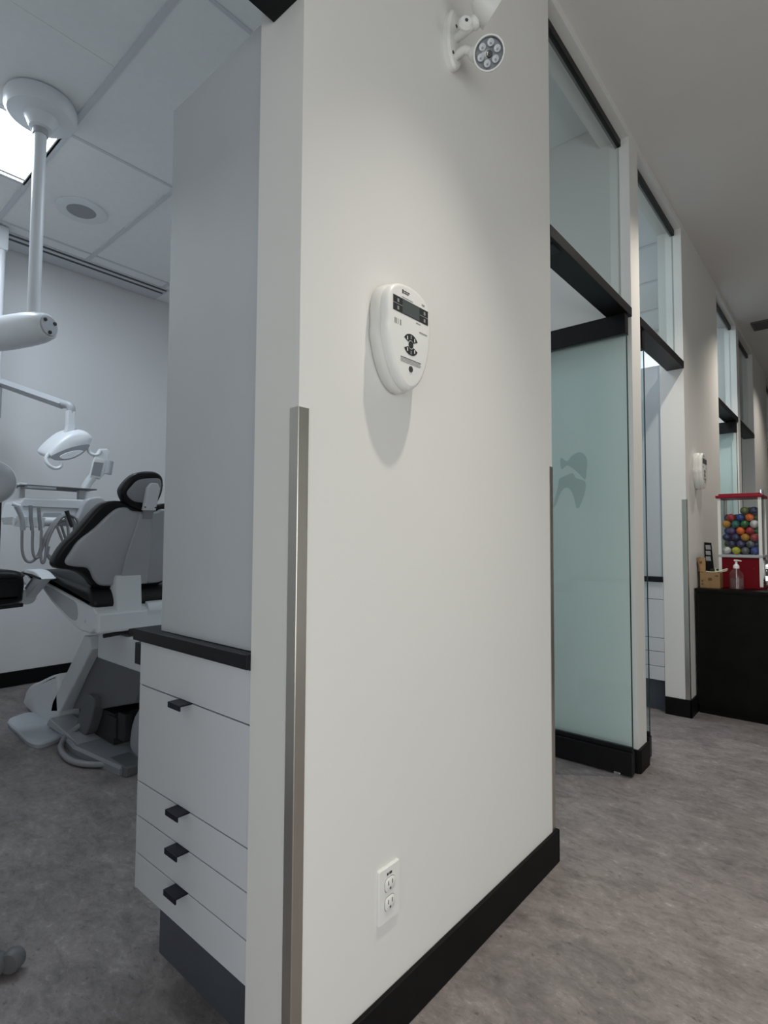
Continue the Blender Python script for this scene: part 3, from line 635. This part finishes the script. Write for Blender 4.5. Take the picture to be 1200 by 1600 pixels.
# seat: outlines in (x, z), swept across y
Y0, Y1 = 1.06, 1.50
def sx(a, c, d): return (a, Y0+d, c)
seat = [(-1.90,0.765),(-1.93,0.842),(-2.05,0.862),(-2.25,0.884),(-2.47,0.908),(-2.60,0.905),(-2.625,0.868),(-2.45,0.836),(-2.236,0.805),(-2.05,0.780)]
obj('seat', slab(nb(), smooth2(seat, 4), prof_round(Y1-Y0, 0.03, 4), sx), 'vinyl_black', t, True)
leg = [(-2.60,0.845),(-2.60,0.905),(-2.80,0.905),(-3.05,0.885),(-3.28,0.850),(-3.33,0.82),(-3.26,0.80),(-3.0,0.825),(-2.80,0.842)]
obj('leg_rest', slab(nb(), smooth2(leg, 4), prof_round(Y1-Y0-0.06, 0.03, 4), lambda a, c, d: (a, Y0+0.03+d, c)), 'vinyl_black', t, True)
pan = [(-2.63,0.862),(-2.60,0.815),(-2.45,0.752),(-2.315,0.708),(-2.15,0.660),(-2.04,0.640),(-1.93,0.640),(-1.875,0.665),(-1.865,0.742),(-1.905,0.768),(-2.05,0.785),(-2.236,0.808),(-2.45,0.838)]
obj('seat_pan', slab(nb(), pan, prof_round(Y1-Y0-0.02, 0.012, 3), lambda a, c, d: (a, Y0+0.01+d, c)), 'equip_white', t)
obj('pan_recess', slab(nb(), smooth2([(-2.56,0.826),(-2.45,0.772),(-2.315,0.728),(-2.15,0.684),(-2.08,0.700),(-2.10,0.772),(-2.236,0.797),(-2.45,0.826)], 3), [(0, 0.004), (0.004, 0)], lambda a, c, d: (a, Y0+0.008+d, c)), 'equip_grey', t)
bmx = nb(); box(bmx, -2.02, -1.860, 1.075, 1.42, 0.645, 0.742, bev=0.012)
obj('seat_beam', bmx, 'equip_white', t)
obj('beam_cap', tube(nb(), [(-1.90, 1.315, 0.732), (-1.90, 1.405, 0.732)], 0.045, 18), 'equip_white', t, True)
obj('under_mechanism', bx(-2.10, -1.858, 1.22, 1.40, 0.628, 0.655, bev=0.004), 'rubber', t)
obj('release_bar', tube(nb(), [(-1.90, 1.12, 0.628), (-1.90, 1.22, 0.634), (-1.90, 1.42, 0.642)], 0.010, 8, 3), 'rubber', t)
obj('bolt', lathe(nb(), [(0.009, 0), (0.008, 0.006), (0, 0.007)], 12, Matrix.Translation((-1.985, Y0+0.012, 0.695)) @ Matrix.Rotation(PI/2, 4, 'X')), 'chrome', t)
# arm rest and pivot on the near side
ar = obj('armrest', slab(nb(), smooth2([(-2.62,0.900),(-2.56,0.921),(-2.44,0.917),(-2.35,0.893),(-2.33,0.878),(-2.38,0.874),(-2.46,0.888),(-2.58,0.886)], 4), prof_round(0.07, 0.010, 3), lambda a, c, d: (a, 0.985+d, c)), 'equip_white', t, True)
bar = obj('armrest_bar', slab(nb(), [(-2.68,0.775),(-2.60,0.760),(-2.36,0.878),(-2.42,0.900),(-2.49,0.884)], prof_round(0.05, 0.006, 2), lambda a, c, d: (a, 0.995+d, c)), 'equip_white', t)
obj('armrest_slot', slab(nb(), [(-2.655,0.790),(-2.49,0.880),(-2.475,0.878),(-2.635,0.786)], [(0, 0), (0.004, 0)], lambda a, c, d: (a, 0.992+d, c)), 'equip_dark', bar)
kn = obj('pivot_knob', lathe(nb(), [(0.0, 0.0), (0.030, 0.003), (0.042, 0.014), (0.046, 0.030), (0.044, 0.10), (0.0, 0.105)], 22, Matrix.Translation((-2.69, 0.985, 0.773)) @ Vector((1.0, 0.25, 0)).to_track_quat('Z', 'Y').to_matrix().to_4x4()), 'equip_white', t, True)
obj('knob_ring', lathe(nb(), [(0.0465, 0.034), (0.0472, 0.038), (0.0465, 0.042)], 22, Matrix.Translation((-2.69, 0.985, 0.773)) @ Vector((1.0, 0.25, 0)).to_track_quat('Z', 'Y').to_matrix().to_4x4()), 'equip_mid', kn, True)
obj('arm_bracket', slab(nb(), [(-3.04,0.800),(-2.90,0.868),(-2.74,0.828),(-2.81,0.796),(-2.90,0.828)], prof_round(0.08, 0.006, 2), lambda a, c, d: (a, 1.075+d, c)), 'equip_white', t)
obj('side_rail', slab(nb(), [(-3.40,0.735),(-3.326,0.775),(-3.104,0.828),(-2.966,0.868),(-3.014,0.884),(-3.329,0.800)], prof_round(0.06, 0.006, 2), lambda a, c, d: (a, 1.10+d, c)), 'equip_mid', t)
obj('far_armrest', slab(nb(), smooth2([(-2.20,0.77),(-2.10,0.86),(-1.99,0.905),(-1.95,0.885),(-1.99,0.80),(-2.0,0.70),(-2.1,0.70)], 4), prof_round(0.06, 0.012, 3), lambda a, c, d: (a, 1.53+d, c)), 'equip_white', t, True)
# lift column and base
obj('lift_box', bx(-2.20, -1.72, 1.215, 1.52, 0.468, 0.615, bev=0.008), 'equip_white', t)
lf = [(-2.30,0.575),(-2.235,0.575),(-2.20,0.515),(-2.60,0.115),(-2.735,0.085),(-2.715,0.15)]
obj('lift_cover', slab(nb(), lf, prof_round(0.24, 0.008, 2), lambda a, c, d: (a, 1.185+d, c)), 'equip_white', t)
obj('lift_arm', slab(nb(), [(-2.24,0.50),(-2.18,0.47),(-1.72,0.47),(-1.80,0.31),(-2.20,0.20),(-2.56,0.13)], prof_round(0.22, 0.006, 2), lambda a, c, d: (a, 1.235+d, c)), 'equip_dark', t)
obj('lift_strut', slab(nb(), smooth2([(-2.40,0.09),(-2.34,0.20),(-2.27,0.27),(-2.18,0.25),(-2.22,0.14),(-2.28,0.06),(-2.36,0.05)], 3), prof_round(0.08, 0.006, 2), lambda a, c, d: (a, 1.20+d, c)), 'equip_dark', t)
mech = nb(); box(mech, -2.50, -2.06, 1.25, 1.46, 0.05, 0.20); box(mech, -2.12, -2.02, 1.24, 1.30, 0.09, 0.19, bev=0.004); box(mech, -2.02, -1.94, 1.25, 1.29, 0.09, 0.22, bev=0.004)
obj('mechanism', mech, 'rubber', t)
ft = [(-3.25,1.20),(-2.72,1.185),(-2.66,1.28),(-2.66,1.50),(-3.15,1.52)]
obj('foot_block', slab(nb(), smooth2([(-3.17,0.02),(-3.20,0.09),(-3.12,0.165),(-2.95,0.225),(-2.72,0.30),(-2.66,0.28),(-2.66,0.02)], 3), prof_round(0.33, 0.02, 3), lambda a, c, d: (a, 1.185+d, c)), 'equip_white', t, True)
obj('foot_pad', slab(nb(), smooth2([(-2.95,1.03),(-3.02,1.10),(-3.02,1.185),(-2.78,1.20),(-2.52,1.19),(-2.44,1.12),(-2.42,1.035),(-2.50,1.005),(-2.70,1.015)], 3), [(0.0, 0.004), (0.020, 0.0), (0.028, 0.006)], lambda a, c, d: (a, c, d+0.001)), 'equip_pad', t, True)
obj('base_plate', slab(nb(), [(-2.72,1.17),(-2.20,1.115),(-1.78,1.16),(-1.74,1.52),(-2.70,1.52)], [(0.0, 0.0), (0.030, 0.0), (0.042, 0.012)], lambda a, c, d: (a, c, d+0.001)), 'equip_mid', t)
obj('base_ramp', slab(nb(), [(-2.66,0.04),(-2.62,0.085),(-2.30,0.055),(-2.20,0.04)], prof_round(0.12, 0.004, 2), lambda a, c, d: (a, 1.14+d, c)), 'equip_grey', t)
obj('rear_housing', slab(nb(), smooth2([(-1.90,0.04),(-1.93,0.14),(-1.86,0.26),(-1.70,0.33),(-1.60,0.28),(-1.60,0.04)], 3), prof_round(0.30, 0.02, 3), lambda a, c, d: (a, 1.27+d, c)), 'equip_grey', t, True)
obj('floor_hose', tube(nb(), [(-2.34,1.30,0.17), (-2.36,1.22,0.10), (-2.38,1.14,0.04), (-2.28,1.085,0.018), (-2.10,1.065,0.018), (-1.98,1.105,0.018), (-1.88,1.20,0.018), (-1.80,1.27,0.018)], 0.014, 10, 5), 'hose', t, True)
obj('hose_fitting', bx(-1.93, -1.74, 1.17, 1.27, 0.0, 0.045, bev=0.008), 'equip_dark', t)

# ------------------------------------------------------------------ stools
t = thing('operator_stool', 'black cushioned operator stool cut off by the left picture edge', 'stool', (-2.55, 0.80, 0))
obj('seat', slab(nb(), smooth2([(0.60,0.85),(0.60,0.915),(0.75,0.930),(0.90,0.922),(0.935,0.880),(0.935,0.800),(0.915,0.760),(0.75,0.748),(0.60,0.76)], 4), prof_round(0.34, 0.035, 4), lambda a, c, d: (-2.74+d, a, c)), 'vinyl_black', t, True)
obj('lever', tube(nb(), [(-2.55, 0.78, 0.742), (-2.55, 0.90, 0.735), (-2.55, 0.955, 0.742)], 0.008, 8), 'rubber', t)
obj('lever', tube(nb(), [(-2.60, 0.78, 0.735), (-2.60, 0.86, 0.722), (-2.60, 0.985, 0.728)], 0.010, 8), 'rubber', t)
obj('column', tube(nb(), [(-2.57, 0.66, 0.06), (-2.57, 0.66, 0.75)], 0.025, 14), 'chrome', t, True)
for i in range(5):
    a = i*2*PI/5-PI/2; e = (-2.57+0.20*math.cos(a), 0.66+0.20*math.sin(a))
    obj('foot', tube(nb(), [(-2.57, 0.66, 0.085), (e[0], e[1], 0.062)], 0.018, 8), 'equip_dark', t, True)
    obj('caster', lathe(nb(), [(0, -0.014), (0.026, -0.014), (0.028, 0), (0.026, 0.014), (0, 0.014)], 14, Matrix.Translation((e[0], e[1], 0.028)) @ Matrix.Rotation(PI/2, 4, 'X')), 'rubber', t, True)

t = thing('cart_caster', 'grey caster and leg of a stool cut off at lower left edge', 'caster', (-0.86, 0.44, 0))
ax = Vector((0.62, -0.78, 0)).normalized()
WM = Matrix.Translation((-0.852, 0.447, 0.0275)) @ ax.to_track_quat('Z', 'Y').to_matrix().to_4x4()
obj('wheel', lathe(nb(), [(0, -0.020), (0.023, -0.020), (0.0275, -0.014), (0.0275, 0.012), (0.0255, 0.016), (0.020, 0.017), (0.019, 0.0145), (0, 0.0145)], 26, WM), 'equip_dark', t, True)
obj('tyre_ring', lathe(nb(), [(0.0255, 0.0155), (0.024, 0.0185), (0.0215, 0.0175)], 26, WM), 'ink', t, True)
WM2 = Matrix.Translation((-0.838, 0.482, 0.0275)) @ ax.to_track_quat('Z', 'Y').to_matrix().to_4x4()
obj('wheel', lathe(nb(), [(0, -0.018), (0.023, -0.018), (0.0265, -0.012), (0.0265, 0.012), (0.023, 0.017), (0, 0.018)], 26, WM2), 'equip_dark', t, True)
obj('fork', bx(-0.90, -0.862, 0.425, 0.462, 0.036, 0.085, bev=0.006), 'equip_dark', t)
obj('leg', bx(-1.20, -0.868, 0.415, 0.452, 0.062, 0.098, bev=0.006), 'equip_dark', t)

# ------------------------------------------------------------------ hall: vent, black cabinet and what stands on it
t = thing('ceiling_vent', 'dark slatted return grille in the hall ceiling', 'vent', (0.4, 6.21, ZC-0.012))
fr = nb()
for q in ((0.10, 0.72, 6.085, 6.105), (0.10, 0.72, 6.315, 6.335), (0.10, 0.12, 6.105, 6.315), (0.70, 0.72, 6.105, 6.315)): box(fr, *q, ZC-0.012, ZC+0.001)
obj('frame', fr, 'grille', t)
obj('backing', bx(0.12, 0.70, 6.105, 6.315, ZC-0.003, ZC+0.001), 'ink', t)
for i in range(10): obj('slat', bx(0.12, 0.70, 6.110+0.0208*i, 6.122+0.0208*i, ZC-0.010, ZC-0.004), 'grille', t)

CY = 4.0; CZ = 0.787
t = thing('black_cabinet', 'low black wooden cabinet against the hall wall', 'cabinet', (0.47, 4.22, 0))
obj('body', bx(0.012, 0.93, CY, 4.44, 0.055, CZ-0.022), 'desk_black', t)
obj('top', bx(0.006, 0.94, CY-0.006, 4.45, CZ-0.022, CZ, bev=0.002), 'desk_black', t)
obj('plinth', bx(0.020, 0.92, CY+0.012, 4.43, 0, 0.056), 'desk_black', t)

# toy vending machine
gx0, gx1, gy0, gy1 = 0.112, 0.352, 4.19, 4.43
t = thing('toy_vending_machine', 'red toy vending machine with clear window of balls', 'vending machine', (0.232, 4.31, CZ))
obj('lower_body', bx(gx0+0.006, gx1-0.006, gy0+0.006, gy1-0.006, CZ+0.012, 0.985, bev=0.004), 'red_paint', t)
obj('base', bx(gx0-0.004, gx1+0.006, gy0-0.006, gy1+0.004, CZ, CZ+0.014, bev=0.003), 'red_paint', t)
obj('ledge', bx(gx0-0.002, gx1+0.002, gy0-0.002, gy1+0.002, 0.985, 1.003, bev=0.002), 'equip_grey', t)
for (a, b) in ((gx0, gy0), (gx1-0.017, gy0), (gx0, gy1-0.017), (gx1-0.017, gy1-0.017)):
    obj('corner_post', bx(a-0.001, a+0.018, b-0.001, b+0.018, CZ+0.014, 1.372, bev=0.003), 'plastic_white', t)
win = [bx(gx0+0.017, gx1-0.017, gy0+0.006, gy0+0.010, 1.003, 1.372), bx(gx0+0.017, gx1-0.017, gy1-0.010, gy1-0.006, 1.003, 1.372), bx(gx0+0.006, gx0+0.010, gy0+0.017, gy1-0.017, 1.003, 1.372), bx(gx1-0.010, gx1-0.006, gy0+0.017, gy1-0.017, 1.003, 1.372)]
for q in win: obj('window_pane', q, 'window_acrylic', t)
ld = nb(); box(ld, gx0-0.010, gx1+0.010, gy0-0.012, gy1+0.010, 1.372, 1.390, bev=0.004); box(ld, gx0+0.004, gx1-0.004, gy0+0.004, gy1-0.004, 1.388, 1.402, bev=0.006)
lid = obj('lid', ld, 'red_lid', t)
obj('lid_lock', tube(nb(), [(gx1-0.012, gy0+0.10, 1.385), (gx1-0.012, gy0+0.10, 1.425)], 0.016, 14), 'chrome', lid, True)
cm = obj('coin_mechanism', slab(nb(), rrect(4.20, 4.34, 0.83, 0.975, 0.02), [(0, 0), (0.010, 0), (0.016, 0.006)], lambda a, c, d: (gx1-0.004+d, a, c)), 'chrome', t, True)
obj('coin_knob', lathe(nb(), [(0, 0), (0.030, 0), (0.028, 0.02), (0.012, 0.026), (0.010, 0.045), (0, 0.046)], 18, Matrix.Translation((gx1+0.010, 4.27, 0.92)) @ Matrix.Rotation(PI/2, 4, 'Y')), 'chrome', cm, True)
obj('chute_door', bx(gx1+0.002, gx1+0.022, 4.225, 4.315, 0.835, 0.875, bev=0.004), 'chrome', cm)
obj('front_rivet', lathe(nb(), [(0.006, 0), (0.005, 0.003), (0, 0.004)], 10, Matrix.Translation((0.305, gy0+0.006, 0.915)) @ Matrix.Rotation(PI/2, 4, 'X')), 'red_lid', t)

BALLC = {'navy': (0.020, 0.026, 0.085), 'purple': (0.075, 0.06, 0.17), 'blue': (0.018, 0.055, 0.24), 'teal': (0.02, 0.13, 0.115), 'green': (0.025, 0.12, 0.03),
 'olive': (0.10, 0.13, 0.05), 'red': (0.33, 0.02, 0.025), 'orange': (0.72, 0.15, 0.025), 'yellow': (0.42, 0.42, 0.04), 'white': (0.55, 0.56, 0.56), 'grey': (0.10, 0.115, 0.12), 'amber': (0.45, 0.22, 0.03)}
def ball_mat(nm):
    key = 'ball_'+nm
    if key in MATS: return MATS[key]
    mt = mat(key, BALLC[nm], 0.18, var=0.35, scale=38, coat=0.4)
    return mt
front = [['white','yellow','grey','blue'], ['navy','purple','grey'], ['navy','navy','amber','red'], ['purple','orange','red'], ['amber','teal','green','white'], ['red','blue','orange'], [None,None,'olive','navy']]
R_ = 0.0252
gmesh = {}
def ball_mesh(nm):
    if nm not in gmesh:
        bm = nb(); bmesh.ops.create_uvsphere(bm, u_segments=16, v_segments=10, radius=R_)
        me = bpy.data.meshes.new('toy_ball'); bm.to_mesh(me); bm.free()
        for p in me.polygons: p.use_smooth = True
        me.materials.append(ball_mat(nm)); gmesh[nm] = me
    return gmesh[nm]
ROWS = ['bottom row', 'second row up', 'third row up', 'fourth row up', 'fifth row up', 'sixth row up', 'top row']
COLS = ['leftmost', 'second from left', 'third from left', 'rightmost']
pitch = (gx1-gx0-0.036)/4
for d in range(3):
    for li, rowc in enumerate(front):
        n = 4 if (li+d) % 2 == 0 else 3
        for i in range(n):
            if d == 0:
                c2 = rowc[i]
                if c2 is None: continue
            else:
                if li == 6 and i < 2: continue
                c2 = random.choice(['navy', 'purple', 'blue', 'teal', 'grey', 'red', 'navy', 'olive', 'green'])
            o = bpy.data.objects.new('toy_ball', ball_mesh(c2)); COL.objects.link(o)
            o.location = (gx0+0.018+pitch*(i+0.5+(0 if n == 4 else 0.5)), gy0+0.012+R_+d*0.0565+(0.006 if li % 2 else 0), 1.004+R_+li*0.0432)
            o.rotation_euler = (random.random()*6, random.random()*6, random.random()*6)
            col_ = COLS[i] if (n == 4 or i < 2) else 'rightmost'
            where = ['against the vending window', 'just behind the front balls', 'at the back of the vending machine'][d]
            tag(o, '%s toy ball %s, %s, %s' % (c2, where, ROWS[li], col_), 'ball', 'toy balls in the vending machine')

# cardboard box with open flap and ribbon
t = thing('cardboard_box', 'small open brown cardboard box on the black cabinet', 'box', (0.09, 4.12, CZ))
def bbx(a0, a1, b0, b1, z0, z1): return bx(a0, a1, b0, b1, z0, z1)
obj('front_wall', bbx(0.022, 0.134, 4.085, 4.089, CZ, 0.886), 'cardboard', t)
obj('rear_wall', bbx(0.022, 0.134, 4.185, 4.189, CZ, 0.886), 'cardboard', t)
obj('side_wall', bbx(0.022, 0.026, 4.089, 4.185, CZ, 0.886), 'cardboard', t)
obj('side_wall', bbx(0.130, 0.134, 4.089, 4.185, CZ, 0.886), 'cardboard', t)
obj('bottom', bbx(0.026, 0.130, 4.089, 4.185, CZ, CZ+0.004), 'card_inside', t)
fl = obj('flap', slab(nb(), [(4.087,0.884),(4.187,0.884),(4.187,0.980),(4.087,0.980)], [(0, 0), (0.003, 0)], lambda a, c, d: (0.024-0.18*(c-0.884)+d, a, c)), 'cardboard', t)
obj('front_flap', slab(nb(), [(0.010,0.892),(0.052,0.885),(0.048,0.982),(0.008,0.975)], [(0, 0), (0.003, 0)], lambda a, c, d: (a, 4.098+0.25*(c-0.885)+d, c)), 'cardboard', t)
for q in ((0.068, 0.090, 0.835, 0.852), (0.030, 0.040, 0.805, 0.815), (0.030, 0.040, 0.825, 0.838), (0.108, 0.126, 0.862, 0.870)):
    obj('printed_mark', bx(q[0], q[1], 4.0842, 4.0852, q[2], q[3]), 'card_dark', t)
obj('printed_mark', bx(0.018, 0.030, 4.1085, 4.1125, 0.945, 0.958), 'card_dark', t)
tag(obj('ribbon', tube(nb(), [(0.055,4.088,0.893), (0.085,4.10,0.889), (0.118,4.092,0.893), (0.150,4.10,0.905), (0.172,4.11,0.912), (0.162,4.12,0.899), (0.128,4.11,0.895), (0.108,4.10,0.899), (0.112,4.095,0.916)], 0.0035, 8, 5), 'ribbon', None, True), 'pale green ribbon looped on top of the cardboard box', 'ribbon')
# leaning black card holder
t = thing('card_holder', 'leaning black display card behind the cardboard box', 'display card', (0.035, 4.32, CZ))
def lean(a, c, d): return (a+0.22*(1.0-c)*0+0.0, 4.245+0.30*(c-0.79)+d, c)
obj('panel', slab(nb(), [(0.020,0.79),(0.082,0.79),(0.046,1.078),(0.004,1.082)], [(0, 0), (0.008, 0)], lean), 'black_trim', t)
for i, (z0, z1) in enumerate(((0.955, 0.985), (0.995, 1.022), (1.032, 1.062))):
    s = lambda z: 0.004+(1.08-z)*0.055
    obj('photo', slab(nb(), [(s(z0)+0.010, z0), (s(z0)+0.040, z0), (s(z1)+0.036, z1), (s(z1)+0.008, z1)], [(-0.001, 0), (0.0005, 0)], lean), 'equip_mid', t)
tag(obj('dark_tray', bx(0.060, 0.104, 4.20, 4.24, CZ, 0.905, bev=0.002), 'card_inside'), 'small dark box behind the brown cardboard box', 'box')  # plain dark block filling the black area behind the cardboard box
# sanitizer bottle
t = thing('pump_bottle', 'clear hand sanitizer pump bottle on the black cabinet', 'bottle', (0.225, 4.085, CZ))
MB = Matrix.Translation((0.225, 4.085, CZ))
obj('bottle', lathe(nb(), [(0, 0.001), (0.034, 0.001), (0.039, 0.006), (0.039, 0.088), (0.035, 0.105), (0.022, 0.122), (0.013, 0.128), (0.013, 0.135)], 28, MB), 'bottle_plastic', t, True)
obj('gel', lathe(nb(), [(0, 0.004), (0.033, 0.004), (0.036, 0.008), (0.036, 0.072), (0, 0.072)], 24, MB), 'gel', t, True)
obj('collar', lathe(nb(), [(0.017, 0.132), (0.017, 0.148), (0.012, 0.155), (0.007, 0.160), (0.007, 0.176), (0, 0.176)], 20, MB), 'plastic_white', t, True)
obj('pump_head', tube(nb(), [(0.214, 4.085, CZ+0.182), (0.232, 4.083, CZ+0.183), (0.254, 4.081, CZ+0.179)], 0.0055, 10, 3, r1=0.0035), 'plastic_white', t, True)
obj('dip_tube', tube(nb(), [(0.225, 4.085, CZ+0.006), (0.225, 4.085, CZ+0.13)], 0.003, 8), 'plastic_white', t)
